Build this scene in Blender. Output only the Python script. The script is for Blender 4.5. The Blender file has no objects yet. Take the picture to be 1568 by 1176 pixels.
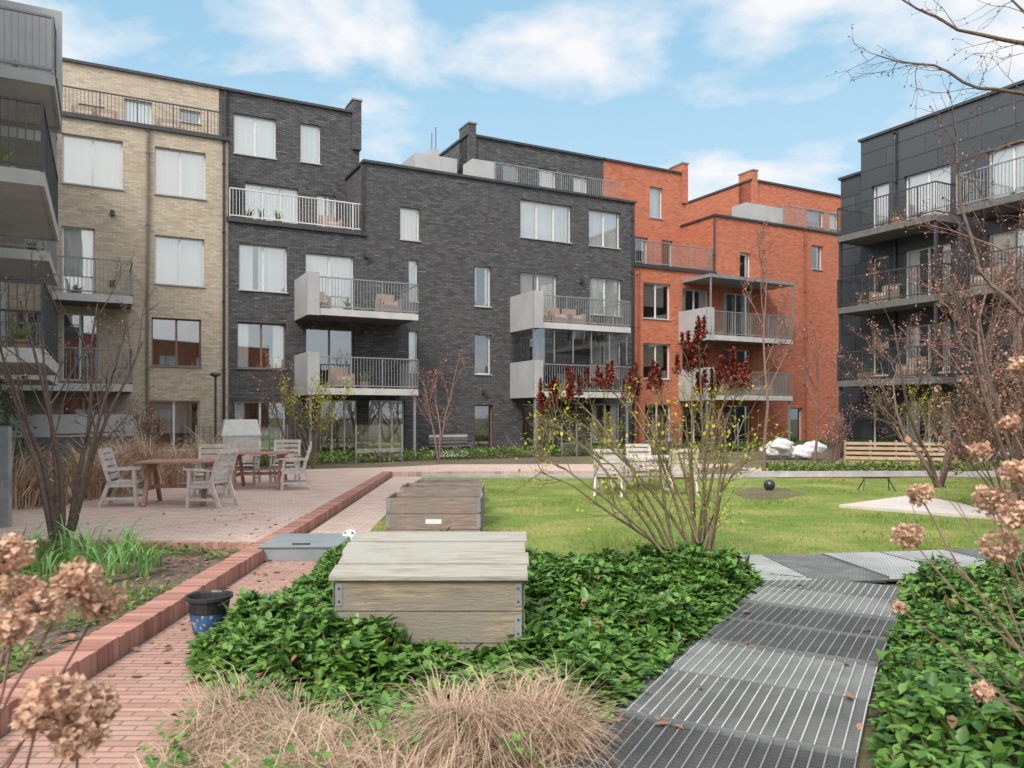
import bpy, math, random
import numpy as np
from mathutils import Vector
random.seed(7); rng=np.random.default_rng(7)
scene=bpy.context.scene
FPX=1200.0; EYE=1.65; CU=784.0; HV=635.0
# ---------------------------------------------------------------- materials
MATS={}
def newmat(name):
    m=bpy.data.materials.new(name); m.use_nodes=True
    nt=m.node_tree; b=nt.nodes['Principled BSDF']; MATS[name]=m
    return m,nt,b
def lk(nt,a,b): nt.links.new(a,b)
def mixc(nt,fac,a,b,blend='MIX'):
    n=nt.nodes.new('ShaderNodeMix'); n.data_type='RGBA'; n.blend_type=blend
    for sock,val in ((0,fac),(6,a),(7,b)):
        if hasattr(val,'is_linked') or hasattr(val,'links'): lk(nt,val,n.inputs[sock])
        elif sock==0: n.inputs[0].default_value=val
        else: n.inputs[sock].default_value=(*val,1)
    return n.outputs[2]
def noise(nt,vec,scale,detail=4,rough=.6):
    n=nt.nodes.new('ShaderNodeTexNoise'); n.inputs['Scale'].default_value=scale
    n.inputs['Detail'].default_value=detail; n.inputs['Roughness'].default_value=rough
    lk(nt,vec,n.inputs['Vector']); return n.outputs['Fac']
def ramp(nt,fac,lo,hi):
    n=nt.nodes.new('ShaderNodeMapRange'); n.inputs[1].default_value=lo; n.inputs[2].default_value=hi
    lk(nt,fac,n.inputs[0]); return n.outputs[0]
def bump(nt,b,h,strength,dist):
    n=nt.nodes.new('ShaderNodeBump'); n.inputs['Strength'].default_value=strength
    n.inputs['Distance'].default_value=dist; lk(nt,h,n.inputs['Height']); lk(nt,n.outputs[0],b.inputs['Normal'])
def M(name,c1,c2=None,scale=6,rough=.75,metal=0,island=False,bmp=0,bscale=None,coat=0,lo=.35,hi=.65,stretch=None,trans=0,c3=None,s3=1.0):
    m,nt,b=newmat(name)
    b.inputs['Roughness'].default_value=rough; b.inputs['Metallic'].default_value=metal
    b.inputs['Coat Weight'].default_value=coat
    tc=nt.nodes.new('ShaderNodeTexCoord'); vec=tc.outputs['Object']
    if stretch:
        mp=nt.nodes.new('ShaderNodeMapping'); mp.inputs['Scale'].default_value=stretch
        lk(nt,vec,mp.inputs['Vector']); vec=mp.outputs[0]
    c2=c2 or tuple(x*.8 for x in c1)
    if island:
        g=nt.nodes.new('ShaderNodeNewGeometry'); fac=g.outputs['Random Per Island']
    else:
        fac=ramp(nt,noise(nt,vec,scale),lo,hi)
    col=mixc(nt,fac,c1,c2)
    if c3:
        f3=ramp(nt,noise(nt,tc.outputs['Object'],s3,4),.45,.62); col=mixc(nt,f3,col,c3)
    lk(nt,col,b.inputs['Base Color'])
    if bmp: bump(nt,b,noise(nt,vec,bscale or scale*4),bmp,.02)
    if trans:
        out=nt.nodes['Material Output']
        t=nt.nodes.new('ShaderNodeBsdfTranslucent'); lk(nt,col,t.inputs[0])
        ms=nt.nodes.new('ShaderNodeMixShader'); ms.inputs[0].default_value=trans
        lk(nt,b.outputs[0],ms.inputs[1]); lk(nt,t.outputs[0],ms.inputs[2]); lk(nt,ms.outputs[0],out.inputs[0])
    return m
def BR(name,c1,c2,mort,w=.25,h=.077,ms=.010,uv=True,rough=.85,light=None,big=.25,stain=None,rot=0,off=.5,bm=.5,ll=(.60,.68)):
    m,nt,b=newmat(name); b.inputs['Roughness'].default_value=rough
    tc=nt.nodes.new('ShaderNodeTexCoord'); src=tc.outputs['UV' if uv else 'Object']; vec=src
    if rot:
        mp=nt.nodes.new('ShaderNodeMapping'); mp.inputs['Rotation'].default_value=(0,0,rot); lk(nt,vec,mp.inputs['Vector']); vec=mp.outputs[0]
    t=nt.nodes.new('ShaderNodeTexBrick'); t.offset=off
    t.inputs['Scale'].default_value=1; t.inputs['Brick Width'].default_value=w; t.inputs['Row Height'].default_value=h
    t.inputs['Mortar Size'].default_value=ms; t.inputs['Color1'].default_value=(*c1,1); t.inputs['Color2'].default_value=(*c2,1)
    t.inputs['Mortar'].default_value=(*mort,1); t.inputs['Mortar Smooth'].default_value=.2
    lk(nt,vec,t.inputs['Vector']); col=t.outputs['Color']
    n=noise(nt,src,big,6,.65)
    f=ramp(nt,n,.42,.9)
    col=mixc(nt,f,col,stain or tuple(min(1,x*1.35+.01) for x in c1))
    if light:
        mp=nt.nodes.new('ShaderNodeMapping'); mp.inputs['Scale'].default_value=(2.0,13,11); lk(nt,src,mp.inputs['Vector'])
        f=ramp(nt,noise(nt,mp.outputs[0],1,3),*ll); col=mixc(nt,f,col,light)
    col=mixc(nt,t.outputs['Fac'],col,mort)
    lk(nt,col,b.inputs['Base Color'])
    inv=nt.nodes.new('ShaderNodeMath'); inv.operation='SUBTRACT'; inv.inputs[0].default_value=1; lk(nt,t.outputs['Fac'],inv.inputs[1])
    bump(nt,b,inv.outputs[0],bm,.01)
    return m
BR('brick_dark',(.046,.045,.049),(.115,.113,.118),(.038,.037,.039),light=(.19,.187,.19),big=.35,stain=(.076,.074,.079))
BR('brick_yellow',(.57,.475,.365),(.38,.30,.215),(.36,.32,.265),light=(.29,.22,.155),big=.5,stain=(.50,.42,.33))
BR('brick_orange',(.57,.175,.09),(.37,.098,.05),(.31,.135,.085),light=(.29,.08,.045),big=.5,stain=(.49,.16,.09))
BR('paving_pink',(.60,.44,.38),(.46,.32,.27),(.34,.27,.23),w=.22,h=.11,ms=.008,uv=False,big=.8,stain=(.56,.45,.39),rot=.03)
BR('path_brick',(.48,.27,.22),(.34,.18,.14),(.18,.14,.11),w=.22,h=.065,ms=.007,uv=False,big=1.5,stain=(.40,.28,.23))
BR('panel_black',(.036,.042,.049),(.054,.062,.071),(.008,.008,.010),w=1.6,h=.7,ms=.018,rough=.28,big=.3,stain=(.046,.053,.061),off=0.3)
BR('cladding_grey',(.52,.54,.56),(.50,.52,.54),(.25,.25,.25),w=.6,h=2.2,ms=.012,rough=.5,big=.3,stain=(.53,.55,.57),off=0)
M('black_metal',(.03,.03,.034),(.05,.05,.055),rough=.4)
M('cap_grey',(.26,.28,.30),(.2,.215,.23),rough=.4)
M('pipe_dark',(.03,.03,.034),rough=.4); M('pipe_red',(.28,.08,.045),rough=.5); M('pipe_tan',(.2,.17,.14),rough=.5)
M('rail_grey',(.28,.29,.30),(.22,.23,.24),rough=.45,metal=.2)
M('rail_dark',(.06,.065,.07),rough=.45,metal=.2)
M('panel_grey',(.41,.41,.41),(.345,.345,.35),scale=1.2,rough=.5)
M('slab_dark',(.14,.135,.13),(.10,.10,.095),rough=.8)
M('slab_light',(.52,.51,.49),(.42,.41,.40),rough=.8,scale=2)
M('frame_white',(.66,.66,.64),(.58,.58,.57),rough=.4)
M('frame_grey',(.2,.2,.205),rough=.4)
M('frame_wood',(.24,.13,.08),(.17,.10,.06),rough=.5)
M('curtain',(.94,.92,.89),(.84,.825,.80),scale=1,rough=.9,stretch=(7,7,.15))
M('blind_beige',(.5,.46,.42),(.36,.32,.29),scale=1,rough=.9,stretch=(6,6,.2))
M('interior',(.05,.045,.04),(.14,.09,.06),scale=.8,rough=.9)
M('roof_felt',(.09,.09,.095),(.06,.06,.065),rough=.9)
m,nt,b=newmat('glass'); out=nt.nodes['Material Output']
g=nt.nodes.new('ShaderNodeBsdfGlossy'); g.inputs['Roughness'].default_value=.02; g.inputs[0].default_value=(.95,.98,1,1)
t=nt.nodes.new('ShaderNodeBsdfTransparent'); t.inputs[0].default_value=(.9,.92,.92,1)
lw=nt.nodes.new('ShaderNodeLayerWeight'); lw.inputs[0].default_value=.35
mr=nt.nodes.new('ShaderNodeMapRange'); mr.inputs[3].default_value=.24; mr.inputs[4].default_value=.9; lk(nt,lw.outputs['Fresnel'],mr.inputs[0])
ms=nt.nodes.new('ShaderNodeMixShader'); lk(nt,mr.outputs[0],ms.inputs[0]); lk(nt,t.outputs[0],ms.inputs[1]); lk(nt,g.outputs[0],ms.inputs[2]); lk(nt,ms.outputs[0],out.inputs[0])
M('soil',(.18,.13,.10),(.08,.058,.045),scale=9,rough=.95,bmp=1,bscale=30,c3=(.14,.14,.06),s3=1.3)
M('ground_mat',(.12,.13,.06),(.14,.105,.07),scale=2,rough=.95,bmp=.5)
M('lawn_mat',(.19,.26,.045),(.115,.19,.03),scale=3,rough=.95,bmp=1,bscale=60,c3=(.30,.30,.085),s3=.7)
M('grass_blade',(.115,.22,.03),(.30,.34,.08),island=True,rough=.7,trans=.3)
M('elder_leaf',(.030,.105,.016),(.17,.32,.06),island=True,rough=.40,trans=.18)
M('bed_leaf',(.07,.17,.03),(.24,.29,.075),island=True,rough=.6,trans=.25)
M('blade_leaf',(.15,.34,.08),(.29,.47,.17),island=True,rough=.45,trans=.3)
M('young_leaf',(.38,.42,.04),(.62,.56,.07),island=True,rough=.6,trans=.4)
M('red_flower',(.33,.065,.04),(.15,.03,.02),island=True,rough=.8)
M('bud_pink',(.45,.23,.18),(.28,.14,.12),island=True,rough=.8)
M('dry_grass',(.68,.50,.36),(.36,.245,.17),island=True,rough=.85,trans=.15)
M('dead_leaf',(.32,.17,.10),(.18,.09,.055),island=True,rough=.85)
M('hydrangea',(.86,.60,.44),(.44,.27,.18),island=True,rough=.85,trans=.3)
M('bark',(.18,.125,.10),(.095,.07,.055),scale=20,rough=.9,bmp=.6)
M('bark_red',(.27,.155,.13),(.15,.09,.075),scale=20,rough=.9)
M('bark_green',(.25,.20,.11),(.15,.11,.07),scale=20,rough=.9)
M('weathered_wood',(.36,.30,.215),(.20,.16,.115),scale=3,rough=.85,stretch=(1.5,14,14),bmp=.5,c3=(.24,.22,.18),s3=2.5)
M('lid_wood',(.44,.415,.36),(.27,.25,.205),scale=3,rough=.85,stretch=(1.2,18,18),bmp=.5,c3=(.37,.365,.33),s3=2)
M('crate_wood',(.34,.255,.22),(.19,.145,.125),scale=3,rough=.85,stretch=(1.5,14,14),bmp=.4,c3=(.24,.20,.18),s3=2)
M('chair_wood',(.62,.56,.53),(.46,.41,.385),scale=8,rough=.8)
M('table_wood',(.42,.24,.17),(.28,.15,.11),scale=8,rough=.7)
M('bench_wood',(.46,.34,.21),(.34,.25,.15),scale=8,rough=.7)
M('galvanised',(.38,.40,.41),(.26,.27,.28),scale=5,rough=.45,metal=.4)
M('grating_bar',(.58,.61,.61),(.42,.44,.44),scale=2,rough=.5,metal=.1)
for nm,k in (('cross_lit',.28),('cross_mid',.19),('cross_shaded',.11)): M(nm,(k,k*1.04,k*1.04),(k*.7,k*.73,k*.73),scale=3,rough=.6)  # same steel in three tones, painting in how panel angles catch light
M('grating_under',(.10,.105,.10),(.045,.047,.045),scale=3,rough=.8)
M('steel_plate',(.30,.34,.36),(.23,.26,.28),scale=2,rough=.5,metal=.2)
M('plastic_black',(.025,.025,.028),(.035,.035,.038),rough=.35)
M('label_blue',(.03,.12,.30),(.5,.42,.12),scale=26,rough=.5,lo=.58,hi=.62,c3=(.03,.04,.06),s3=9)
M('white_paint',(.78,.78,.77),(.68,.68,.67),rough=.6)
M('concrete',(.46,.45,.44),(.37,.36,.35),scale=4,rough=.9,bmp=.2)
M('kerb_piece',(.48,.255,.20),(.29,.13,.10),island=True,rough=.9)
M('stone_pale',(.60,.54,.50),(.52,.47,.43),scale=1.5,rough=.9)
M('pot',(.12,.12,.125),(.42,.2,.12),island=True,rough=.7)
M('wicker',(.26,.19,.15),(.36,.28,.23),scale=30,rough=.8)
M('cushion',(.48,.26,.24),(.6,.55,.5),scale=6,rough=.9)
M('hedge',(.05,.13,.025),(.13,.24,.05),island=True,rough=.6)
M('bag_white',(.75,.75,.77),(.58,.59,.63),scale=6,rough=.6,bmp=.8)
M('fabric_cover',(.6,.61,.61),(.5,.51,.51),scale=3,rough=.8)
# ---------------------------------------------------------------- mesh builder
def root(name):
    e=bpy.data.objects.new(name,None); scene.collection.objects.link(e); e.empty_display_size=.3; return e
class MB:
    def __init__(s): s.v=[];s.f=[];s.m=[];s.uv=[];s.names=[]
    def mi(s,n):
        if n not in s.names: s.names.append(n)
        return s.names.index(n)
    def face(s,pts,mat,uvs=None):
        i=len(s.v); s.v+= [tuple(p) for p in pts]; s.f.append(tuple(range(i,i+len(pts)))); s.m.append(s.mi(mat))
        s.uv+= uvs if uvs else [(p[0],p[1]) for p in pts]
    def box8(s,P,mat,dims=(1,1,1)):
        a,b,c=dims; i=len(s.v); s.v+=[tuple(p) for p in P]; mi=s.mi(mat)
        F=[((0,1,5,4),(a,c)),((1,3,7,5),(b,c)),((3,2,6,7),(a,c)),((2,0,4,6),(b,c)),((4,5,7,6),(a,b)),((2,3,1,0),(a,b))]
        for idx,(w,h) in F: s.f.append(tuple(i+k for k in idx)); s.m.append(mi); s.uv+=[(0,0),(w,0),(w,h),(0,h)]
    def beam(s,p,q,w,h,mat,up=(0,0,1)):
        p=Vector(p);q=Vector(q);d=(q-p); L=d.length; d.normalize(); u=Vector(up)
        if abs(d.dot(u))>.98: u=Vector((0,1,0))
        x=d.cross(u).normalized(); y=x.cross(d).normalized()
        P=[]
        for z in (0,1):
            for yy in (-1,1):
                for xx in (0,1):
                    P.append(p+d*L*xx+x*(w/2*yy)+y*(h/2*(2*z-1)))
        s.box8(P,mat,(L,w,h))
    def tube(s,path,rad,mat,sides=5,caps=False):
        n=len(path); base=len(s.v)
        for i,p in enumerate(path):
            p=Vector(p); a=Vector(path[max(0,i-1)]); c=Vector(path[min(n-1,i+1)]); d=(c-a)
            if d.length<1e-6: d=Vector((0,0,1))
            d.normalize(); u=Vector((0,0,1)) if abs(d.z)<.9 else Vector((1,0,0))
            x=d.cross(u).normalized(); y=d.cross(x)
            for k in range(sides):
                an=2*math.pi*k/sides; s.v.append(tuple(p+(x*math.cos(an)+y*math.sin(an))*rad[i]))
        mi=s.mi(mat)
        for i in range(n-1):
            for k in range(sides):
                k2=(k+1)%sides
                s.f.append((base+i*sides+k,base+i*sides+k2,base+(i+1)*sides+k2,base+(i+1)*sides+k)); s.m.append(mi); s.uv+=[(0,0)]*4
        if caps:
            for i in (0,n-1):
                s.f.append(tuple(base+i*sides+k for k in range(sides))); s.m.append(mi); s.uv+=[(0,0)]*sides
    def build(s,name,parent=None,smooth=False):
        if not s.f: return None
        me=bpy.data.meshes.new(name); me.from_pydata(s.v,[],s.f)
        for n in s.names: me.materials.append(MATS[n])
        me.polygons.foreach_set('material_index',s.m)
        uvl=me.uv_layers.new(name='UVMap'); uvl.data.foreach_set('uv',[c for t in s.uv for c in t])
        if smooth: me.polygons.foreach_set('use_smooth',[True]*len(s.f))
        me.update(); o=bpy.data.objects.new(name,me); scene.collection.objects.link(o)
        if parent: o.parent=parent
        return o
def fastmesh(name,V,F,mat,parent=None):
    me=bpy.data.meshes.new(name); k=F.shape[1]
    me.vertices.add(len(V)); me.vertices.foreach_set('co',V.astype(np.float32).ravel())
    me.loops.add(F.size); me.loops.foreach_set('vertex_index',F.astype(np.int32).ravel())
    me.polygons.add(len(F)); me.polygons.foreach_set('loop_start',np.arange(0,F.size,k,dtype=np.int32))
    me.update(calc_edges=True); me.materials.append(MATS[mat])
    o=bpy.data.objects.new(name,me); scene.collection.objects.link(o)
    if parent: o.parent=parent
    return o
LEAF_V=np.array([(0,0,0),(.30,.28,.06),(.26,.66,.05),(0,1,-.10),(-.26,.66,.05),(-.30,.28,.06)]); LEAF_F=np.array([(0,1,2,3),(0,3,4,5)])
def scatter(name,mat,pos,scale,tilt,yaw=None,parent=None,tv=LEAF_V,tf=LEAF_F,sx=None):
    n=len(pos); yaw=rng.uniform(0,2*np.pi,n) if yaw is None else yaw
    ct,st=np.cos(tilt),np.sin(tilt); cy,sy=np.cos(yaw),np.sin(yaw)
    T=np.repeat(tv[None],n,0)*scale[:,None,None]
    if sx is not None: T[:,:,0]*=sx[:,None]
    x=T[:,:,0]; y=T[:,:,1]*ct[:,None]-T[:,:,2]*st[:,None]; z=T[:,:,1]*st[:,None]+T[:,:,2]*ct[:,None]
    X=x*cy[:,None]-y*sy[:,None]; Y=x*sy[:,None]+y*cy[:,None]
    V=np.stack([X,Y,z],-1)+pos[:,None,:]
    F=(tf[None]+ (np.arange(n)*len(tv))[:,None,None]).reshape(-1,tf.shape[1])
    return fastmesh(name,V.reshape(-1,3),F,mat,parent)
def inpoly(x,y,poly):
    c=np.zeros(len(x),bool); n=len(poly)
    for i in range(n):
        x1,y1=poly[i]; x2,y2=poly[(i+1)%n]
        cond=((y1>y)!=(y2>y)); c^= cond & (x<(x2-x1)*(y-y1)/((y2-y1) if y2!=y1 else 1e-9)+x1)
    return c
def edgedist(x,y,poly):
    d=np.full(len(x),1e9); n=len(poly)
    for i in range(n):
        a=np.array(poly[i]);b=np.array(poly[(i+1)%n]); ab=b-a
        t=np.clip(((x-a[0])*ab[0]+(y-a[1])*ab[1])/(ab@ab+1e-9),0,1)
        d=np.minimum(d,np.hypot(x-a[0]-t*ab[0],y-a[1]-t*ab[1]))
    return d
def sample(poly,n):
    P=np.array(poly); lo=P.min(0);hi=P.max(0); xs=[];ys=[];tot=0
    while tot<n:
        x=rng.uniform(lo[0],hi[0],n*2);y=rng.uniform(lo[1],hi[1],n*2);k=inpoly(x,y,poly);xs.append(x[k]);ys.append(y[k]);tot+=k.sum()
    return np.concatenate(xs)[:n],np.concatenate(ys)[:n]
def G(u,v,z=0):
    D=(EYE-z)*FPX/(v-HV); return ((u-CU)/FPX*D,D)
def G3(u,v,D): return Vector(((u-CU)/FPX*D,D,EYE+(HV-v)/FPX*D))
# ---------------------------------------------------------------- facade frames
DV=Vector((.886,.463,0)).normalized(); NV=Vector((DV.y,-DV.x,0))
class Frame:
    def __init__(s,o,d,n): s.o=Vector(o);s.d=Vector(d);s.n=Vector(n)
    def __call__(s,a,p,z): return s.o+s.d*a+s.n*p+Vector((0,0,z))
    def S(s,u,p=0):
        a=(u-CU)/FPX; o=s.o+s.n*p
        return (a*o.y-o.x)/(s.d.x-a*s.d.y)
A=Frame(((400-CU)/FPX*28,28,0),DV,NV)
def fbox(mb,F,s0,s1,p0,p1,z0,z1,mat):
    def q(pts,uv): mb.face([F(*c) for c in pts],mat,uv)
    q([(s0,p1,z0),(s1,p1,z0),(s1,p1,z1),(s0,p1,z1)],[(s0,z0),(s1,z0),(s1,z1),(s0,z1)])
    q([(s1,p0,z0),(s0,p0,z0),(s0,p0,z1),(s1,p0,z1)],[(s1,z0),(s0,z0),(s0,z1),(s1,z1)])
    q([(s0,p0,z0),(s0,p1,z0),(s0,p1,z1),(s0,p0,z1)],[(p0,z0),(p1,z0),(p1,z1),(p0,z1)])
    q([(s1,p1,z0),(s1,p0,z0),(s1,p0,z1),(s1,p1,z1)],[(p1,z0),(p0,z0),(p0,z1),(p1,z1)])
    q([(s0,p0,z1),(s0,p1,z1),(s1,p1,z1),(s1,p0,z1)],[(s0,p0),(s0,p1),(s1,p1),(s1,p0)])
    q([(s0,p1,z0),(s0,p0,z0),(s1,p0,z0),(s1,p1,z0)],[(s0,p1),(s0,p0),(s1,p0),(s1,p1)])
R1=(.42,2.13);R2=(3.3,4.93);R3=(6.07,7.72);R4=(9.1,10.7)
class House:
    def __init__(s,name,mat,F,frame='frame_white'):
        s.root=root(name);s.mat=mat;s.F=F;s.frame=frame
        s.walls=MB();s.fr=MB();s.gl=MB();s.cu=MB();s.roof=MB();s.rails=MB();s.pipes=MB();s.balc=MB();s.stuff=MB()
    def block(s,s0,s1,z0,z1,p,ops=(),depth=9,mat=None,cap='black_metal',ccap=.08):
        F=s.F;mat=mat or s.mat;R=.13
        ss=sorted({s0,s1,*[o[0] for o in ops],*[o[1] for o in ops]}); zs=sorted({z0,z1,*[o[2] for o in ops],*[o[3] for o in ops]})
        for i in range(len(ss)-1):
            for j in range(len(zs)-1):
                cs=(ss[i]+ss[i+1])/2;cz=(zs[j]+zs[j+1])/2
                if any(o[0]<cs<o[1] and o[2]<cz<o[3] for o in ops): continue
                a,b,c,d=ss[i],ss[i+1],zs[j],zs[j+1]
                s.walls.face([F(a,p,c),F(b,p,c),F(b,p,d),F(a,p,d)],mat,[(a,c),(b,c),(b,d),(a,d)])
        for o in ops:
            a,b,c,d=o[:4]
            for e in (a,b): s.walls.face([F(e,p,c),F(e,p-R,c),F(e,p-R,d),F(e,p,d)],mat,[(0,c),(R,c),(R,d),(0,d)])
            for e in (c,d): s.walls.face([F(a,p,e),F(b,p,e),F(b,p-R,e),F(a,p-R,e)],mat,[(a,0),(b,0),(b,R),(a,R)])
            s.window(a,b,c,d,p-R,*o[4:])
        q=p-depth
        s.walls.face([F(s0,q,z0),F(s0,p,z0),F(s0,p,z1),F(s0,q,z1)],mat,[(q,z0),(p,z0),(p,z1),(q,z1)])
        s.walls.face([F(s1,q,z0),F(s1,p,z0),F(s1,p,z1),F(s1,q,z1)],mat,[(q,z0),(p,z0),(p,z1),(q,z1)])
        s.walls.face([F(s1,q,z0),F(s0,q,z0),F(s0,q,z1),F(s1,q,z1)],mat,[(s1,z0),(s0,z0),(s0,z1),(s1,z1)])
        s.roof.face([F(s0,q,z1-.01),F(s1,q,z1-.01),F(s1,p,z1-.01),F(s0,p,z1-.01)],'roof_felt')
        fbox(s.roof,F,s0-.07,s1+.05,p-.28,p+.09,z1-.02,z1+ccap,cap)
        fbox(s.roof,F,s0-.069,s0+.25,q,p-.283,z1-.02,z1+ccap-.003,cap)
        fbox(s.roof,F,s1-.25,s1+.049,q,p-.283,z1-.02,z1+ccap-.003,cap)
    def window(s,a,b,c,d,p,panes=2,cur='auto',fm=None):
        F=s.F;w=.05;m=fm or s.frame
        s.gl.face([F(a,p-.03,c),F(b,p-.03,c),F(b,p-.03,d),F(a,p-.03,d)],'glass')
        fbox(s.fr,F,a,b,p-.06,p,c,c+w,m);fbox(s.fr,F,a,b,p-.06,p,d-w,d,m)
        for k in range(panes+1):
            x=a+(b-a)*k/panes
            x0,x1=(x,x+w) if k==0 else ((x-w,x) if k==panes else (x-w*.7,x+w*.7))
            fbox(s.fr,F,x0,x1,p-.06,p,c+w,d-w,m)
        fbox(s.fr,F,a-.03,b+.03,p+.03,p+.18,c-.035,c+.006,'frame_grey' if m!='frame_white' else 'panel_grey')
        kind=cur
        if cur=='auto': kind='full' if c>5.3 else random.choice(['side','beige','side','half','none'])
        q=p-.12
        def cf(x0,x1,y0,y1,mm='curtain'): s.cu.face([F(x0,q,y0),F(x1,q,y0),F(x1,q,y1),F(x0,q,y1)],mm)
        L=b-a
        if kind=='full':
            if random.random()<.25 and L>1: g=random.uniform(.3,.6); cf(a,a+L*g,c,d); cf(a+L*(g+random.uniform(.02,.12)),b,c,d)
            else: cf(a,b,c,d)
        elif kind=='side': cf(a,a+L*.25,c,d);cf(b-L*.25,b,c,d)
        elif kind=='beige': cf(a,b-L*.15,c+(d-c)*.35,d,'blind_beige')
        elif kind=='half': cf(a,b,c,c+(d-c)*.45); cf(a,a+L*.2,c+(d-c)*.451,d)
        if kind in('side','none','half') and c>.3 and random.random()<.8:
            for _ in range(random.randint(1,3)): s.pot(random.uniform(a+.15,b-.15),p-.09,c+.0,.07)
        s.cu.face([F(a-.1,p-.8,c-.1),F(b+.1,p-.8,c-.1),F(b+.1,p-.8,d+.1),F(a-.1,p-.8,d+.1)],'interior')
    def rail(s,s0,s1,p,z0,z1,mat='rail_grey',step=.11):
        F=s.F;mb=s.rails
        fbox(mb,F,s0,s1,p-.025,p+.025,z1-.04,z1,mat);fbox(mb,F,s0,s1,p-.02,p+.02,z0+.06,z0+.1,mat)
        n=max(1,int((s1-s0)/step))
        for k in range(n+1):
            x=s0+(s1-s0)*k/n; w=.02 if k%10==0 else .008
            fbox(mb,F,x-w,x+w,p-w,p+w,z0+(.0 if k%10==0 else .1),z1-.04,mat)
    def railp(s,x,p0,p1,z0,z1,mat='rail_grey',step=.11):
        F=s.F;mb=s.rails
        fbox(mb,F,x-.025,x+.025,p0,p1-.03,z1-.04,z1,mat);fbox(mb,F,x-.02,x+.02,p0,p1-.03,z0+.06,z0+.1,mat)
        n=max(1,int((p1-p0)/step))
        for k in range(n):
            q=p0+(p1-p0)*k/n
            fbox(mb,F,x-.008,x+.008,q-.008,q+.008,z0+.1,z1-.04,mat)
    def balcony(s,s0,s1,dep,z,h=1.1,left='panel',strip=.38,mat='rail_grey',stuff=True,posts=False,slab='slab_light',under='slab_dark'):
        F=s.F
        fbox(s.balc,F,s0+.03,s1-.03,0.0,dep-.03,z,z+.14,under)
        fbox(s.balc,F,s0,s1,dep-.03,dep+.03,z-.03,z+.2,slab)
        fbox(s.balc,F,s1-.03,s1+.01,0,dep-.031,z-.03,z+.2,slab)
        if left=='panel':
            fbox(s.balc,F,s0-.03,s0+.03,0,dep-.031,z-.05,z+.2+h+.12,'panel_grey')
            fbox(s.balc,F,s0-.03,s0+strip,dep+.031,dep+.07,z-.05,z+.2+h+.12,'panel_grey')
            s.rail(s0+strip,s1,dep,z+.2,z+.2+h,mat)
        else:
            fbox(s.balc,F,s0-.01,s0+.029,0,dep-.031,z-.03,z+.2,slab)
            s.rail(s0,s1,dep,z+.2,z+.2+h,mat); s.railp(s0,0,dep,z+.2,z+.2+h,mat)
        s.railp(s1,0,dep,z+.2,z+.2+h,mat)
        if posts:
            for x in (s0+.1,s1-.1): fbox(s.balc,F,x-.04,x+.04,dep-.14,dep-.06,0,z,'rail_grey')
        if stuff:
            x=s0+.6
            while x<s1-.5:
                k=random.random()
                if k<.4: s.pot(x,random.uniform(.4,dep-.3),z+.14,random.uniform(.12,.2))
                elif k<.75: s.seat(x,random.uniform(.5,dep-.5),z+.14)
                x+=random.uniform(.6,1.0)
    def pot(s,a,p,z,r):
        c=s.F(a,p,z); s.stuff.tube([c,c+Vector((0,0,r*1.6)),c+Vector((0,0,r*1.7))],[r*.7,r,r*.85],'pot',8,True)
        for k in range(16):
            d=Vector((random.gauss(0,.5),random.gauss(0,.5),1)).normalized()*random.uniform(.8,2.6)*r
            if r<.1: d.x*=.4;d.y*=.4
            q=c+Vector((0,0,r*1.6)); x=Vector((.03,.02,0))
            s.stuff.face([q,q+d*.5+x,q+d,q+d*.5-x],'bed_leaf')
    def seat(s,a,p,z):
        F=s.F;w=.32
        fbox(s.stuff,F,a-w,a+w,p-w,p+w,z+.12,z+.38,'wicker');fbox(s.stuff,F,a-w+.06,a+w-.06,p-w+.1,p+w-.01,z+.381,z+.48,'cushion')
        fbox(s.stuff,F,a-w,a+w,p-w-.1,p-w-.003,z+.1,z+.85,'wicker')
        fbox(s.stuff,F,a-w-.08,a-w-.003,p-w,p+w,z+.1,z+.6,'wicker');fbox(s.stuff,F,a+w+.003,a+w+.08,p-w,p+w,z+.1,z+.6,'wicker')
    def pipe(s,a,z0,z1,mat,p=.08,r=.045):
        F=s.F; s.pipes.tube([F(a,p,z0),F(a,p,z1-.25),F(a,p-.02,z1-.1),F(a,p+.02,z1)],[r,r,r,r*1.6],mat,8)
        for z in np.arange(z0+.8,z1,2.4): fbox(s.pipes,F,a-.06,a+.06,p-.08,p+.055,z,z+.04,mat)
    def lamp(s,a,z):
        fbox(s.pipes,s.F,a-.07,a+.07,0,.14,z,z+.16,'black_metal')
    def done(s):
        for n,mb in (('walls',s.walls),('window_frames',s.fr),('window_glass',s.gl),('curtains',s.cu),('roof',s.roof),('railings',s.rails),('drainpipes',s.pipes),('balconies',s.balc),('balcony_furniture',s.stuff)):
            mb.build(n,s.root)
S=A.S
def W(u0,u1,r,*a,p=0): return (S(u0,p),S(u1,p),r[0],r[1],*a)
def fin(H,s1,zt,p=-2.5):
    fbox(H.walls,H.F,s1-.36,s1,p-.9,p+.12,zt-1.5,zt+.5,H.mat); fbox(H.roof,H.F,s1-.40,s1+.04,p-.95,p+.16,zt+.501,zt+.57,'cap_grey')
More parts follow.
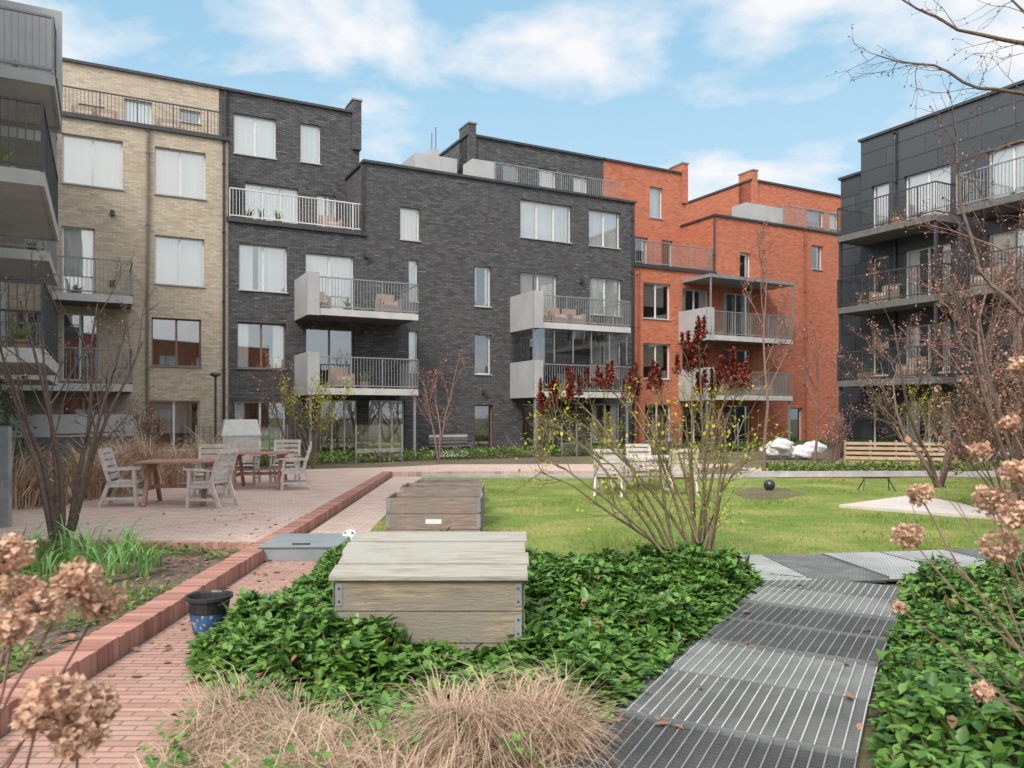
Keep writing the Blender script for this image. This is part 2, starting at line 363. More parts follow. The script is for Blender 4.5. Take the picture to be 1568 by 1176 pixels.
# --- yellow house
Y=House('yellow_brick_house','brick_yellow',A)
Y.block(S(-80),S(350)-.01,0,11.25,0,[W(95,188,R4,2,'full'),W(237,315,R4,2,'full'),W(237,313,R3,2,'full'),W(232,308,R2,2,'none','frame_wood'),W(226,306,R1,2,'beige'),
   W(95,145,(5.5,7.72),1,'full'),W(20,70,R3,2),W(95,150,(2.75,4.93),2,'none'),W(10,70,R2,2,'side'),W(95,160,(.2,2.2),2,'none'),W(10,70,R4,2)],ccap=.12)
P2=-2.5
Y.block(S(60,P2),S(350)-.01,11.2,14.0,P2,[W(190,233,(11.5,13.05),1,'full',p=P2),W(275,307,(12.55,13.0),1,'none',p=P2),W(120,160,(11.5,12.6),1,'none',p=P2)],depth=6.5)
Y.rail(S(93),S(350)-.2,-.35,11.35,12.35,'rail_dark'); Y.pipe(S(226),0,11.2,'pipe_tan'); Y.pipe(S(347)-.1,0,11.2,'pipe_dark'); Y.pipe(S(345,P2),11.3,14,'pipe_dark',p=P2+.08)
Y.balcony(S(85),S(200),1.7,5.15,left='rail',mat='rail_grey'); Y.balcony(S(10),S(200),1.7,2.4,left='rail')
for a,z in ((172,8.2),(172,5.9)): Y.lamp(S(a),z)
Y.seat(S(130,-1.5),-1.5,11.46); Y.seat(S(160,-1.5),-1.5,11.46); Y.seat(S(258,-1.5),-1.5,11.46)
Y.done()
# --- dark house
K=House('dark_brick_house','brick_dark',A)
sm=S(558)
K.block(S(350),sm-.005,0,8.45,0,[W(366,440,R3,2,'full'),W(363,438,R2,2,'side','frame_wood'),W(360,437,R1,2,'half'),W(468,542,(5.45,7.6),2,'full'),W(468,542,(2.7,4.85),2,'none','frame_wood'),W(490,548,(.05,2.2),3,'none')],depth=12,ccap=.14)
K.block(S(350),sm+.55,8.4,14.0,P2,[W(358,423,(11.65,13.2),2,'full',p=P2),W(460,491,(11.7,13.25),1,'full',p=P2),W(375,457,(8.7,10.6),3,'full',p=P2),W(485,515,(8.7,10.5),1,'full',p=P2)],depth=6.5)
K.rail(S(352),sm-.1,-.05,8.6,9.65,'frame_white')
K.block(sm,S(972)-.005,0,11.25,0,[W(613,643,(8.46,9.74),1,'full'),W(797,875,R4,3,'full'),W(902,950,R4,2,'full'),W(727,752,R3,1,'side'),W(727,752,R2,1,'none'),W(727,755,(.03,2.05),1,'none','frame_wood'),
  W(797,853,(5.45,7.65),2,'full'),W(903,952,R3,2,'full'),W(797,853,(2.7,4.93),2,'none'),W(903,952,R2,2,'full'),W(800,850,(.05,2.1),2,'none'),W(907,950,R1,2,'side'),
  W(626,640,R3,1,'full'),W(626,640,R2,1,'full'),W(565,620,(.05,2.2),3,'none')],depth=11.5)
s720=S(716,P2)
K.block(s720,S(972)-.005,11.2,13.95,P2,[W(825,852,(12.0,13.05),1,'full',p=P2),W(878,900,(12.0,12.95),1,'full',p=P2),W(770,795,(11.4,13.0),1,'none',p=P2)],depth=6.5)
fin(K,sm+.6,14.0)
fin(K,s720+.36,13.95)
fbox(K.roof,A,S(636,-3),S(700,-3),-6,-3,11.3,13.0,'panel_grey'); fbox(K.roof,A,S(722,-1.6),S(757,-1.6),-1.62,-1.5,11.3,12.6,'panel_grey'); fbox(K.roof,A,S(722,-1.6),S(722,-1.6)+.06,-2.49,-1.621,11.3,12.6,'panel_grey')
fbox(K.roof,A,S(655,-4.5),S(668,-4.5),-4.6,-4.2,13.0,13.7,'panel_grey')
K.pipes.tube([A(S(660,-4.5),-4.4,13.7),A(S(660,-4.5),-4.4,14.5)],[.02,.02],'pipe_dark',5);K.pipes.tube([A(S(666,-4.5),-4.4,13.7),A(S(666,-4.5),-4.4,14.8)],[.02,.02],'pipe_dark',5)
K.rail(S(757,-.9),S(965),-.9,11.35,12.4,'rail_grey')
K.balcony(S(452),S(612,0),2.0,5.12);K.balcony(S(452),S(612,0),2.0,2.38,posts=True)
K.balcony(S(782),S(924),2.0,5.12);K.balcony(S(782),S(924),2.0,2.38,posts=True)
for a in np.linspace(S(782)+.1,S(924)-.1,6): fbox(K.fr,A,a-.02,a+.02,1.86,1.9,3.75,5.1,'rail_grey')
K.gl.face([A(S(782),1.88,3.7),A(S(924),1.88,3.7),A(S(924),1.88,5.1),A(S(782),1.88,5.1)],'glass')
K.gl.face([A(S(782),0.1,3.7),A(S(782),1.88,3.7),A(S(782),1.88,5.1),A(S(782),.1,5.1)],'glass')
K.pipe(sm-.12,8.5,11.2,'pipe_dark'); K.pipe(S(968),0,11.2,'pipe_dark')
for a,z in ((560,7.6),(470,9.9),(890,7.4),(740,2.5),(558,4.7),(905,4.9)): K.lamp(S(a),z)
for a in (380,400,425): K.pot(S(a,-.5),-.5,8.5,.17)
K.seat(S(505,-.9),-.9,8.5)
K.done()
# --- orange house
O=House('orange_brick_house','brick_orange',A)
so=S(1095)
O.block(S(972),so-.005,0,8.4,0,[W(985,1027,R3,2,'beige'),W(985,1027,R2,2,'beige'),W(988,1028,R1,2,'none'),W(1045,1085,(5.45,7.6),2,'side'),W(1045,1085,(2.7,4.85),2,'none'),W(1045,1085,(.05,2.1),2,'none')],depth=12,ccap=.14)
O.block(S(972),so+.3,8.35,13.95,P2,[W(995,1015,(11.5,13.05),1,'full',p=P2),W(972,992,(8.6,10.45),1,'side',p=P2),W(1013,1030,(8.6,10.45),1,'none',p=P2)],depth=6.5)
O.block(so,S(1345),0,11.25,0,[W(1133,1150,(8.3,9.65),1,'side'),W(1243,1260,(9.25,10.5),1,'side'),W(1297,1312,(8.9,10.4),1,'full'),W(1297,1312,(5.9,7.4),1,'full'),W(1297,1312,(3.05,4.7),1,'full'),W(1297,1312,(.4,1.95),1),
  W(1108,1150,(5.45,7.6),2,'side'),W(1108,1150,(2.7,4.85),2,'none'),W(1108,1150,(.05,2.1),2,'none'),W(1210,1229,(.03,2.0),1,'none')],depth=11)
O.block(S(1150,-1.8),S(1345),11.2,14.0,-1.8,[W(1235,1262,(12.1,13.0),1,'beige',p=-1.8),W(1270,1285,(12.1,13.0),1,'full',p=-1.8)],depth=6.5)
fin(O,so+.35,13.95);fin(O,S(1150,-1.8)+.36,14.0,-1.8)
fbox(O.roof,A,S(1140,-.8),S(1196,-.8),-1.7,-.7,11.3,12.4,'panel_grey')
O.rail(S(1199,-.4),S(1340),-.4,11.4,12.5,'rail_grey'); O.rail(S(974),so-.1,-.05,8.55,9.65,'rail_grey')
O.balcony(S(1040),S(1168),1.9,5.05);O.balcony(S(1040),S(1168),1.9,2.35,posts=True)
fbox(O.balc,A,S(1045),S(1172),0,1.9,7.85,8.0,'galvanised')
for a in (S(1047),S(1170)): fbox(O.balc,A,a-.03,a+.03,1.82,1.88,5.3,7.85,'rail_grey')
O.pipe(S(1232),0,11.2,'pipe_red');O.pipe(so-.12,8.5,11.2,'pipe_dark');O.pipe(S(976),0,8.3,'pipe_red')
O.done()
# --- opposite side of the courtyard (seen in the window panes)
OF=Frame((-34,-24,0),(1,0,0),(0,1,0))
Q=House('courtyard_brick_house','brick_orange',OF)
ops=[]
for i in range(15):
    for z in (.6,3.4,6.2): ops.append((2+i*4.2,4.2+i*4.2,z,z+1.6,2,'full' if (i*3+int(z))%4 else 'none'))
Q.block(0,66,0,9.3,0,ops,depth=9);Q.done()
# --- black house on the right
BF=Frame((13.8,31,0),NV,-DV)
B=House('black_panel_house','panel_black',BF,'frame_white'); bs=BF.S
ops=[]
for zz in (0.2,3.0,5.8,8.6):
    ops+= [(.5,1.25,zz+.15,zz+1.95,1,'full' if zz>8 else 'none'),(1.9,3.7,zz+.15,zz+1.95,2,'full' if zz>8 else 'side'),(5.0,6.6,zz+.15,zz+1.95,2,'full' if zz>5 else 'none'),(8,10,zz+.15,zz+1.95,2,'side')]
B.block(0,13,0,12.45,0,ops,depth=9)
B.block(-1.2,-.01,0,11.3,-.3,[],depth=8)
for zz in (2.75,5.55,8.3):
    B.balcony(.15,4.15,1.5,zz,left='rail',mat='rail_dark',slab='slab_dark'); B.balcony(4.9,9.5,1.5,zz,left='rail',mat='rail_dark' if zz<8 else 'rail_grey',slab='slab_dark')
for x in (.2,4.1,4.95,9.4): fbox(B.balc,BF,x-.05,x+.05,1.35,1.45,0,8.3,'black_metal')
B.pipe(1.55,0,12.3,'pipe_dark')
B.done()
# --- left house
LF=Frame((-9.03,11.57,0),-NV,DV)
L=House('grey_balcony_house','cladding_grey',LF,'frame_white')
ops=[]
for zz in (0.2,2.9,5.65,8.4):
    for x in (-4.,.8,3.0,6.5,9.5): ops.append((x,x+1.4,zz+.1,zz+2.05,2,'side'))
L.block(-7,14.2,0,12.2,0,ops,depth=8)
for zz in (2.5,5.3): L.balcony(0,4.5,1.8,zz,left='rail',mat='rail_dark',slab='slab_light',under='slab_light')
for zz in (2.5,5.3,8.1): L.balcony(7.0,11.0,1.5,zz,left='rail',mat='rail_grey',slab='slab_light',under='slab_light')
L.balcony(3.0,5.6,1.8,8.0,left='rail',mat='rail_grey',slab='panel_grey',under='slab_light')
fbox(L.balc,LF,5.61,5.68,0,1.85,7.9,10.6,'panel_grey'); fbox(L.balc,LF,3.3,5.6,1.84,1.86,8.25,9.2,'panel_grey')
L.done()
# ---------------------------------------------------------------- ground
def sheet(name,poly,z,mat,side=0):
    mb=MB(); mb.face([(x,y,z) for x,y in poly],mat)
    if side:
        n=len(poly)
        for i in range(n):
            a=poly[i];b=poly[(i+1)%n]; l=math.hypot(a[0]-b[0],a[1]-b[1])
            mb.face([(a[0],a[1],z-side),(b[0],b[1],z-side),(b[0],b[1],z),(a[0],a[1],z)],mat,[(0,0),(l,0),(l,side),(0,side)])
    return mb.build(name)
sheet('ground',[(-250,-250),(250,-250),(250,250),(-250,250)],-.03,'ground_mat')
def kx(y): return -2.50-.034*y
sheet('planting_bed_soil',[(kx(0)-.2,0),(kx(9.2)-.2,9.2),(-9,9.6),(-9,0)],.07,'soil')
sheet('courtyard_soil',[(-14,0),(16,0),(16,40),(-14,30)],-.012,'soil')
sheet('brick_terrace',[(kx(9.4)-.18,9.4),(kx(21)-.18,21),(-1.5,21.2),(5,21.5),(7,24.5),(-2,24.2),(-3.7,22.9),(-9.5,20.5),(-9.5,9.9),(-6,9.7)],.115,'paving_pink',.15)
sheet('brick_path',[(kx(1)+.03,1),(kx(1)+.95,1),(kx(21)+.95,20.8),(kx(20)+.03,20.8)],0.0,'path_brick')
sheet('paved_walk',[(kx(9)+.03,9.6),(kx(9)+.95,9.6),(kx(21)+.95,20.8),(kx(20)+.03,20.8)],0.006,'paving_pink')
mb=MB()
def kerb(mb,p,q,w,z0,z1):
    p=Vector((*p,0));q=Vector((*q,0));d=(q-p);Ln=d.length;d.normalize();x=Vector((-d.y,d.x,0))
    n=max(1,int(Ln/.077)); rr=random.Random(3)
    for k in range(n):
        a=p+d*(Ln*k/n+.004); b=p+d*(Ln*(k+1)/n-.004); zt=z1+rr.uniform(-.005,.005); o=x*rr.uniform(-.004,.004)
        P=[]
        for z in (z0,zt):
            P+=[Vector((*(a+o).xy,z)),Vector((*(b+o).xy,z)),Vector((*(a+o+x*w).xy,z)),Vector((*(b+o+x*w).xy,z))]
        mb.box8(P,'kerb_piece',(.07,w,z1-z0))
    P=[]
    for z in (z0,z1-.012): P+=[Vector((*(p+x*.008).xy,z)),Vector((*(q+x*.008).xy,z)),Vector((*(p+x*(w-.008)).xy,z)),Vector((*(q+x*(w-.008)).xy,z))]
    mb.box8(P,'concrete')
kerb(mb,(kx(.5),.5),(kx(21),21),.23,-.02,.135)
kerb(mb,(kx(9.3)-.235,9.3),(-9,9.65),.12,-.02,.14)
mb.build('brick_kerb')
LAWN=[(-1.75,8.7),(0,8.6),(2.2,8.5),(5.2,9.1),(9,11.2),(16,13),(16,20.4),(6,20.3),(-2.35,20.3),(-1.95,9.6)]
sheet('lawn',LAWN,.012,'lawn_mat')
sheet('back_walk',[(7,20.7),(17,21.2),(17,25),(7,24.4)],.004,'paving_pink')
mb=MB()
for a,b in (((-2.3,20.42),(6,20.45)),((6.02,20.9),(16,21.1))): mb.beam((a[0],a[1],.03),(b[0],b[1],.03),.14,.22 if a[0]>3 else .12,'concrete')
mb.build('concrete_kerb')
sheet('stone_slab_path',[G(1285,778),G(1400,762),G(1470,775),G(1560,800),G(1400,788)],.06,'stone_pale',.065)
sheet('bare_patch',[G(1120,755),G(1150,747),G(1200,748),G(1235,757),G(1190,767),G(1140,765)],.017,'soil')
x,y=sample(LAWN,120000); keep=(y<rng.uniform(8,25,len(y))); x=x[keep];y=y[keep]; n=len(x)
BL_V3=np.array([(-.10,0,0),(.10,0,0),(0,.35,1)]);BL_F3=np.array([(0,1,2)])
hh=.6+.6*np.clip(np.sin(x*1.7+np.sin(y*1.1))*np.cos(y*1.3),0,1)
scatter('lawn_grass','grass_blade',np.stack([x,y,np.full(n,.01)],1),rng.uniform(.03,.07,n)*hh,rng.uniform(-.3,.3,n),tv=BL_V3,tf=BL_F3)
# ---------------------------------------------------------------- grating walkway
root_g=root('steel_grating_walkway')
bars=MB();und=MB()
def gpanel(a0,a1,b0,b1,k,nb=20):
    zt=.065+random.uniform(-.006,.006); up=Vector((0,0,1))
    a0,a1,b0,b1=[Vector((*p,0)) for p in (a0,a1,b0,b1)]
    sh=.008; A0=a0.lerp(b0,sh);A1=a1.lerp(b1,sh);B0=b0.lerp(a0,sh);B1=b1.lerp(a1,sh)
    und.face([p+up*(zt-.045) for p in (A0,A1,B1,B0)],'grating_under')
    cm=('cross_shaded','cross_lit','cross_mid','cross_shaded','cross_mid','cross_lit','cross_shaded')[k%7]  # per-panel lit and shaded look comes from these bar colours
    for i in range(nb+1):
        bars.beam(A0.lerp(A1,i/nb)+up*(zt-.012),B0.lerp(B1,i/nb)+up*(zt-.012),.0065,.024,'grating_bar' if cm!='cross_shaded' else 'galvanised')
    L=(B0-A0).length; L1=(B1-A1).length; nl=int(max(L,L1)/.036)
    for i in range(nl+1):
        bars.beam(A0.lerp(B0,i/nl)+up*(zt-.020),A1.lerp(B1,i/nl)+up*(zt-.020),.0035,.026,cm)
    bars.beam(A0+up*(zt-.01),A1+up*(zt-.01),.007,.03,'cross_mid');bars.beam(B0+up*(zt-.01),B1+up*(zt-.01),.007,.03,'cross_mid')
def gpath(cs,w,seg,off=0):
    pts=[Vector((*c,0)) for c in cs]; fine=[]
    for i in range(len(pts)-1):
        p0=pts[max(0,i-1)];p1=pts[i];p2=pts[i+1];p3=pts[min(len(pts)-1,i+2)]
        n=max(1,round((p2-p1).length/seg))
        for k in range(n):
            t=k/n; fine.append(.5*((2*p1)+(-p0+p2)*t+(2*p0-5*p1+4*p2-p3)*t*t+(-p0+3*p1-3*p2+p3)*t**3))
    fine.append(pts[-1]); E=[]
    for i,p in enumerate(fine):
        d=(fine[min(i+1,len(fine)-1)]-fine[max(0,i-1)]).normalized(); x=Vector((d.y,-d.x,0)); E.append((p-x*w/2,p+x*w/2))
    for i in range(len(E)-1): gpanel(E[i][0].xy,E[i][1].xy,E[i+1][0].xy,E[i+1][1].xy,i+off)
gpath([(-.35,1.5),(.35,2.6),(1.05,3.95),(1.78,5.3),(2.45,6.4),(3.12,7.5)],1.26,.62)
gpath([(2.35,8.22),(3.6,8.28),(5.2,8.55),(7.2,8.95)],1.3,.8,2)
bars.build('bars',root_g);und.build('pan',root_g)
# ---------------------------------------------------------------- ground elder
E1=[(-2.1,9.0),(-1.5,8.9),(0,8.5),(1.5,8.3),(2.1,8.1),(2.4,7.5),(1.9,6.6),(1.3,5.55),(.7,4.5),(.38,3.9),(.05,3.85),(-.5,4.1),(-1.0,4.25),(-1.55,4.4),(-1.95,4.8),(-2.2,5.4),(-2.05,6.3),(-1.95,7.5)]
E2=[(3.8,7.6),(5.5,7.7),(7.5,7.8),(7,4),(5,1.5),(1.0,1.6),(1.25,2.7),(1.68,3.6),(2.16,4.6),(2.72,5.6),(3.3,6.6)]
def elder(name,poly,n,hmax):
    x,y=sample(poly,n); e=edgedist(x,y,poly)
    h=hmax*(.55+.3*np.sin(x*3.1+1.3*np.sin(y*2.3))*np.cos(y*2.7+x)+.2*np.sin(x*9+y*7)*np.sin(y*11-x*5))*np.clip(e/.25+.25*np.sin(x*13+y*9)+.15,.3,1)
    z=h*rng.uniform(0,1,n)**.35+.02
    r=root(name)
    m=n//3; yw=np.repeat(rng.uniform(0,6.28,m),3)+np.tile([0,1.5,-1.5],m)+rng.normal(0,.2,m*3)
    px=np.repeat(x[:m],3);py=np.repeat(y[:m],3);pz=np.repeat(z[:m],3)
    sc=np.repeat(rng.uniform(.045,.095,m),3)*rng.uniform(.85,1.15,m*3)
    scatter('leaves','elder_leaf',np.stack([px,py,pz],1),sc,np.repeat(rng.normal(.05,.35,m),3)+rng.normal(0,.3,m*3),yaw=yw,parent=r)
    m=n//20; i=rng.choice(n,m,False)
    scatter('stalks','bed_leaf',np.stack([x[i],y[i],np.zeros(m)],1),h[i]+.05,np.full(m,1.45)+rng.normal(0,.15,m),parent=r,sx=np.full(m,.06))
    m=n//150; i=rng.choice(n,m,False)
    scatter('dead_leaves','dead_leaf',np.stack([x[i],y[i],z[i]+.01],1),rng.uniform(.05,.09,m),rng.normal(.1,.5,m),parent=r)
elder('ground_elder_patch',E1,60000,.38); elder('ground_elder_patch',E2,48000,.40)
sheet('elder_bed',[(-1.9,9.0),(2.4,8.5),(2.6,7.4),(.5,3.2),(-.5,1.0),(-1.35,1.0),(-1.65,3.6),(-1.8,5)],.004,'soil')
BED=[(kx(1)-.3,1.5),(kx(9)-.3,9.1),(-6.5,9.3),(-6.5,1.5)]
x,y=sample(BED,24000);pn=np.sin(x*2.7+y)*np.cos(y*1.9-x*1.1)+.3*np.sin(x*8)*np.cos(y*7);k=pn>.05; x=x[k];y=y[k];n=len(x)
scatter('bed_weeds','bed_leaf',np.stack([x,y,.075+rng.uniform(0,.07,n)],1),rng.uniform(.025,.06,n),rng.normal(.2,.4,n))
x,y=sample(BED,2400);n=len(x)
scatter('leaf_litter','dead_leaf',np.stack([x,y,.08+rng.uniform(0,.02,n)],1),rng.uniform(.03,.08,n),rng.normal(0,.25,n))
pts=[]
for _ in range(22):
    t=random.random();w=random.choice((-1,1))*random.uniform(.3,.6); pts.append((.45+2.6*t+w*.89,2.7+4.5*t-w*.45,.075))
for _ in range(60): pts.append((random.uniform(-2,6),random.uniform(8.8,13),.035))
for _ in range(50): pts.append((random.uniform(-6,-2.9),random.uniform(9.8,13),.12))
for _ in range(60): yy=random.uniform(3,9); pts.append((kx(yy)+random.uniform(.05,.5),yy,.012))
pts=np.array(pts); scatter('fallen_leaves','dead_leaf',pts,rng.uniform(.04,.085,len(pts)),rng.normal(0,.3,len(pts)))
GB_V=np.array([(-.012,0,0),(.012,0,0),(.011,.10,.35),(-.011,.10,.35),(.008,.38,.62),(-.008,.38,.62),(.002,.85,.66),(-.002,.85,.66)]);GB_F=np.array([(0,1,2,3),(3,2,4,5),(5,4,6,7)])
def tufts(name,centers,per,rad,sc,par=None,lay=.0,mat='dry_grass',thick=1.0,coh=.6):
    P=[];Yw=[];T=[];Sc=[]
    for c in centers:
        base=random.uniform(0,6.28); ss=random.uniform(.7,1.2)
        for _ in range(per):
            a=random.uniform(0,6.28);r=rad*math.sqrt(random.random()); P.append((c[0]+r*math.cos(a),c[1]+r*math.sin(a),c[2])); Yw.append(a-1.57+random.gauss(0,.5) if random.random()<coh else base+random.gauss(0,.6)); T.append(random.gauss(-lay,.25)); Sc.append(ss*sc*random.uniform(.6,1.15))
    P=np.array(P);n=len(P)
    return scatter(name,mat,P,np.array(Sc),np.array(T),yaw=np.array(Yw),parent=par,tv=GB_V,tf=GB_F,sx=np.full(n,thick))
DG=[(-1.7,4.4),(-1.2,4.1),(-.6,3.85),(-.1,3.65),(.15,3.5),(-.05,2.9),(-.6,1.6),(-1.3,1.6),(-1.55,3.2)]
x,y=sample(DG,190); tufts('dry_ornamental_grass',[(a,b,0) for a,b in zip(x,y)],95,.10,.34,lay=.5,thick=.55,coh=.3)
cs=[(-.05+random.uniform(-.35,.3),3.75+random.uniform(-.18,.15),.08) for _ in range(22)]
tufts('dry_ornamental_grass',cs,110,.08,.38,lay=.35,thick=.5,coh=.3)
x,y=sample(DG,500);tufts('green_grass_tuft',[(a,b,0) for a,b in zip(x[:110],y[:110])],20,.12,.22,lay=.2,mat='blade_leaf',thick=.7)
x,y=sample(DG,2600);k=(np.sin(x*5+y*2)*np.cos(y*4-x)>0.1);x=x[k];y=y[k];n=len(x); scatter('elder_seedlings','elder_leaf',np.stack([x,y,rng.uniform(.05,.26,n)],1),rng.uniform(.03,.075,n),rng.normal(.1,.4,n))
cs=[(random.uniform(-9.3,-7.3),random.uniform(12.5,20),.0) for _ in range(34)]
tufts('tall_dry_grass',cs,120,.35,1.15,lay=-.1,thick=.8)
cs=[tuple(A(S(u,3.2),3.2+random.uniform(-.6,.6),0)) for u in range(130,340,11)]
tufts('tall_dry_grass',cs,90,.35,.9,lay=-.1,thick=.9)
cs=[(-5.1,8.5),(-4.8,8.3),(-4.6,8.6),(-4.4,8.1),(-4.15,8.4),(-3.95,7.8),(-3.75,8.2),(-3.6,7.6),(-4.5,7.6),(-4.9,7.9),(-3.9,7.3),(-4.6,5.3),(-3.9,5.6)]
for c in cs: tufts('daffodil_plant',[(c[0],c[1],.07)],24,.13,.42,mat='blade_leaf',thick=2.6,lay=-.15)
ST=[tuple(A(S(u,p),p,0))[:2] for u,p in ((200,3.4),(440,3.4),(640,2.6),(970,2.6),(1290,2.6),(1290,.3),(640,.3),(200,.3))]
x,y=sample(ST,12000);n=len(x)
scatter('facade_border_plants','bed_leaf',np.stack([x,y,rng.uniform(.0,.35,n)],1),rng.uniform(.08,.16,n),rng.normal(.2,.5,n))
BK=[(7,20.9),(9,21.3),(17,21.6),(17,23),(7,22.2)]
x,y=sample(BK,6000);n=len(x)
scatter('border_plants','bed_leaf',np.stack([x,y,rng.uniform(.0,.3,n)],1),rng.uniform(.07,.14,n),rng.normal(.2,.5,n))
# ---------------------------------------------------------------- trees
def rv(): return Vector((random.gauss(0,1),random.gauss(0,1),random.gauss(0,1)))
def grow(mb,tips,p,d,Ln,r,lvl,mat,kids=4,wob=.16,up=.12,spread=.75,rmin=.004,segs=5,short=.62,start=.25):
    path=[p.copy()];rad=[r];dirs=[]
    for i in range(segs):
        d=(d+rv()*wob+Vector((0,0,up))).normalized(); p=p+d*(Ln/segs); path.append(p.copy()); dirs.append(d.copy())
        rad.append(max(rmin*.6,r*(1-.72*(i+1)/segs)))
    mb.tube(path,rad,mat,6 if r>.02 else (4 if r>.008 else 3))
    if lvl>0:
        for k in range(kids):
            t=start+(1-start)*(k+random.random())/kids; i=min(segs-1,int(t*segs)); f=t*segs-i
            q=path[i].lerp(path[i+1],min(1,f)); dd=(dirs[i]+rv()*spread*.6).normalized()
            grow(mb,tips,q,dd,Ln*short*random.uniform(.7,1.15)*(1.15-.5*t),max(rmin,rad[i]*.6),lvl-1,mat,kids,wob,up,spread,rmin,max(3,segs-1),short,start)
    tips.append((path[-1],d))
    if lvl<=1: tips.append((path[len(path)//2],dirs[len(dirs)//2]))
def leaves_at(name,mat,tips,per,size,spr,parent,prob=1):
    P=[]
    for t,d in tips:
        if random.random()>prob: continue
        for _ in range(per): P.append(t+rv()*spr)
    P=np.array([tuple(q) for q in P]);n=len(P)
    return scatter(name,mat,P,rng.uniform(size*.6,size*1.3,n),rng.normal(.3,.7,n),parent=parent)
R=root('multi_stem_tree');mb=MB();tips=[];base=Vector((-5.05,8.75,.05))
for dx,dy,Ln in ((-.30,.1,2.7),(.02,.0,2.9),(.16,.15,2.9),(.30,-.1,2.5),(-.12,.3,2.7),(.10,-.3,2.5),(.22,.2,2.6)):
    grow(mb,tips,base+Vector((dx*.2,dy*.2,0)),Vector((dx,dy,1)).normalized(),Ln,.034,3,'bark',4,.07,.05,.8,.0035,6,.42,.4)
mb.tube([base-Vector((0,0,.1)),base+Vector((0,0,.12)),base+Vector((.01,0,.35))],[.12,.10,.07],'bark',8)
mb.build('stems',R,True); leaves_at('buds','bud_pink',tips,1,.022,.01,R,.6)
R=root('flowering_shrub');mb=MB();tips=[];base=Vector((1.85,8.0,0))
tgt=[((1070,520),8.0),((1120,575),7.8),((930,590),7.9),((870,600),7.9),((1000,585),8.1),((1000,640),7.6),((850,650),7.8),((800,690),7.6),((1090,600),8.3),((1050,640),7.7),((1135,590),8.2),((965,600),8.3),((1150,700),8),((820,720),7.5),((905,690),7.9),((1140,640),7.7),((845,620),8.0),((1110,690),7.6),((1060,560),8.1)]
heads=[]
for (uv,D) in tgt:
    e=G3(uv[0],uv[1],D); s0=base+Vector((random.uniform(-.18,.18),random.uniform(-.15,.15),0))
    mid=s0.lerp(e,.5)+Vector((0,0,.22 if abs(e.x-base.x)>.5 else .0))+rv()*.05
    q=[s0.lerp(mid,.5)+Vector((0,0,.06)),mid,mid.lerp(e,.5)+Vector((0,0,.06))]
    path=[s0]+q+[e]; mb.tube(path,[.02,.017,.013,.009,.006],'bark_green',5)
    for k in range(9):
        t=.3+.68*random.random(); i=min(3,int(t*4)); pp=path[i].lerp(path[i+1],t*4-i)
        grow(mb,tips,pp,(path[i+1]-path[i]).normalized()*.6+rv()*.35,random.uniform(.2,.5),.006,1,'bark_green',3,.1,.12,.7,.003,4)
    heads.append(e)
P=[]
def panicle(o,hl,wd):
    mb.tube([o-Vector((0,0,.04)),o+Vector((0,0,hl*.9))],[.004,.002],'bark_red',3)
    for _ in range(int(240*hl/.25)):
        t=random.random(); r=wd*(1-t*.85)*(.6+.4*math.sin(t*9)); P.append(tuple(o+Vector((random.gauss(0,r*.6),random.gauss(0,r*.6),t*hl))))
for h,(uv,D) in zip(heads,tgt):
    if uv[1]>625: continue
    panicle(h-Vector((0,0,.03)),random.uniform(.24,.34),.065)
    for sub in range(5):
        b_=h-Vector((0,0,random.uniform(.05,.15))); o=b_+Vector((random.gauss(0,.09),random.gauss(0,.07),random.uniform(.02,.12)))
        mb.tube([b_,o],[.004,.003],'bark_green',3); panicle(o,random.uniform(.12,.24),.045)
mb.build('stems',R,True)
low=[t for t in tips if t[0].z<1.95]
leaves_at('young_leaves','young_leaf',low,2,.042,.035,R,.55)
P=np.array(P);n=len(P); scatter('flower_panicles','red_flower',P,rng.uniform(.018,.042,n),rng.normal(.5,.7,n),parent=R)
def tree(name,x,y,h,r,stems,mat,leafmat=None,per=1,size=.04,prob=.5,spread=.8,lvl=3,kids=4,rmin=.006,lean=.25,z0=0,start=.25,upv=.1,short=.55,spr=.03,wob=.1):
    R=root(name);mb=MB();tips=[];b=Vector((x,y,z0))
    for k in range(stems):
        a=6.28*k/stems+random.random(); l=lean*random.uniform(.4,1) if stems>1 else .03
        grow(mb,tips,b+Vector((math.cos(a),math.sin(a),0))*r*.6,Vector((math.cos(a)*l,math.sin(a)*l,1)).normalized(),h*random.uniform(.85,1),r,lvl,mat,kids,wob,upv,spread,rmin,6,short,start)
    mb.build('branches',R,True)
    if leafmat: leaves_at('buds',leafmat,tips,per,size,spr,R,prob)
tree('bare_tree',6.9,21.5,6.4,.05,1,'bark_red','bud_pink',1,.05,.5,kids=7,start=.3,lvl=3,upv=.12,short=.38,rmin=.007)
tree('bare_tree',-2.5,26.6,3.6,.04,3,'bark_red','bud_pink',1,.06,.5,kids=5,lvl=3,short=.42,rmin=.006)
tree('bare_tree',-7.0,25.2,3.0,.035,3,'bark_red','bud_pink',2,.08,.8,kids=5,lvl=2,rmin=.007)
tree('leafy_shrub',-6.1,24.0,2.4,.03,6,'bark_green','young_leaf',3,.07,.9,kids=5,lvl=2,lean=.5,rmin=.006,spr=.06)
tree('leafy_shrub',-10.0,21.5,1.6,.03,5,'bark','bud_pink',2,.07,.8,kids=5,lvl=2,lean=.5,rmin=.006,spr=.06)
tree('bare_tree',10.8,28.0,5.0,.05,1,'bark_red','bud_pink',1,.05,.5,kids=6,lvl=3,short=.4,rmin=.008)
tree('bare_tree',9.3,14.2,5.2,.07,5,'bark_red','bud_pink',3,.045,.95,kids=5,lvl=3,lean=.75,rmin=.005,short=.5,spr=.035,wob=.15,start=.3)
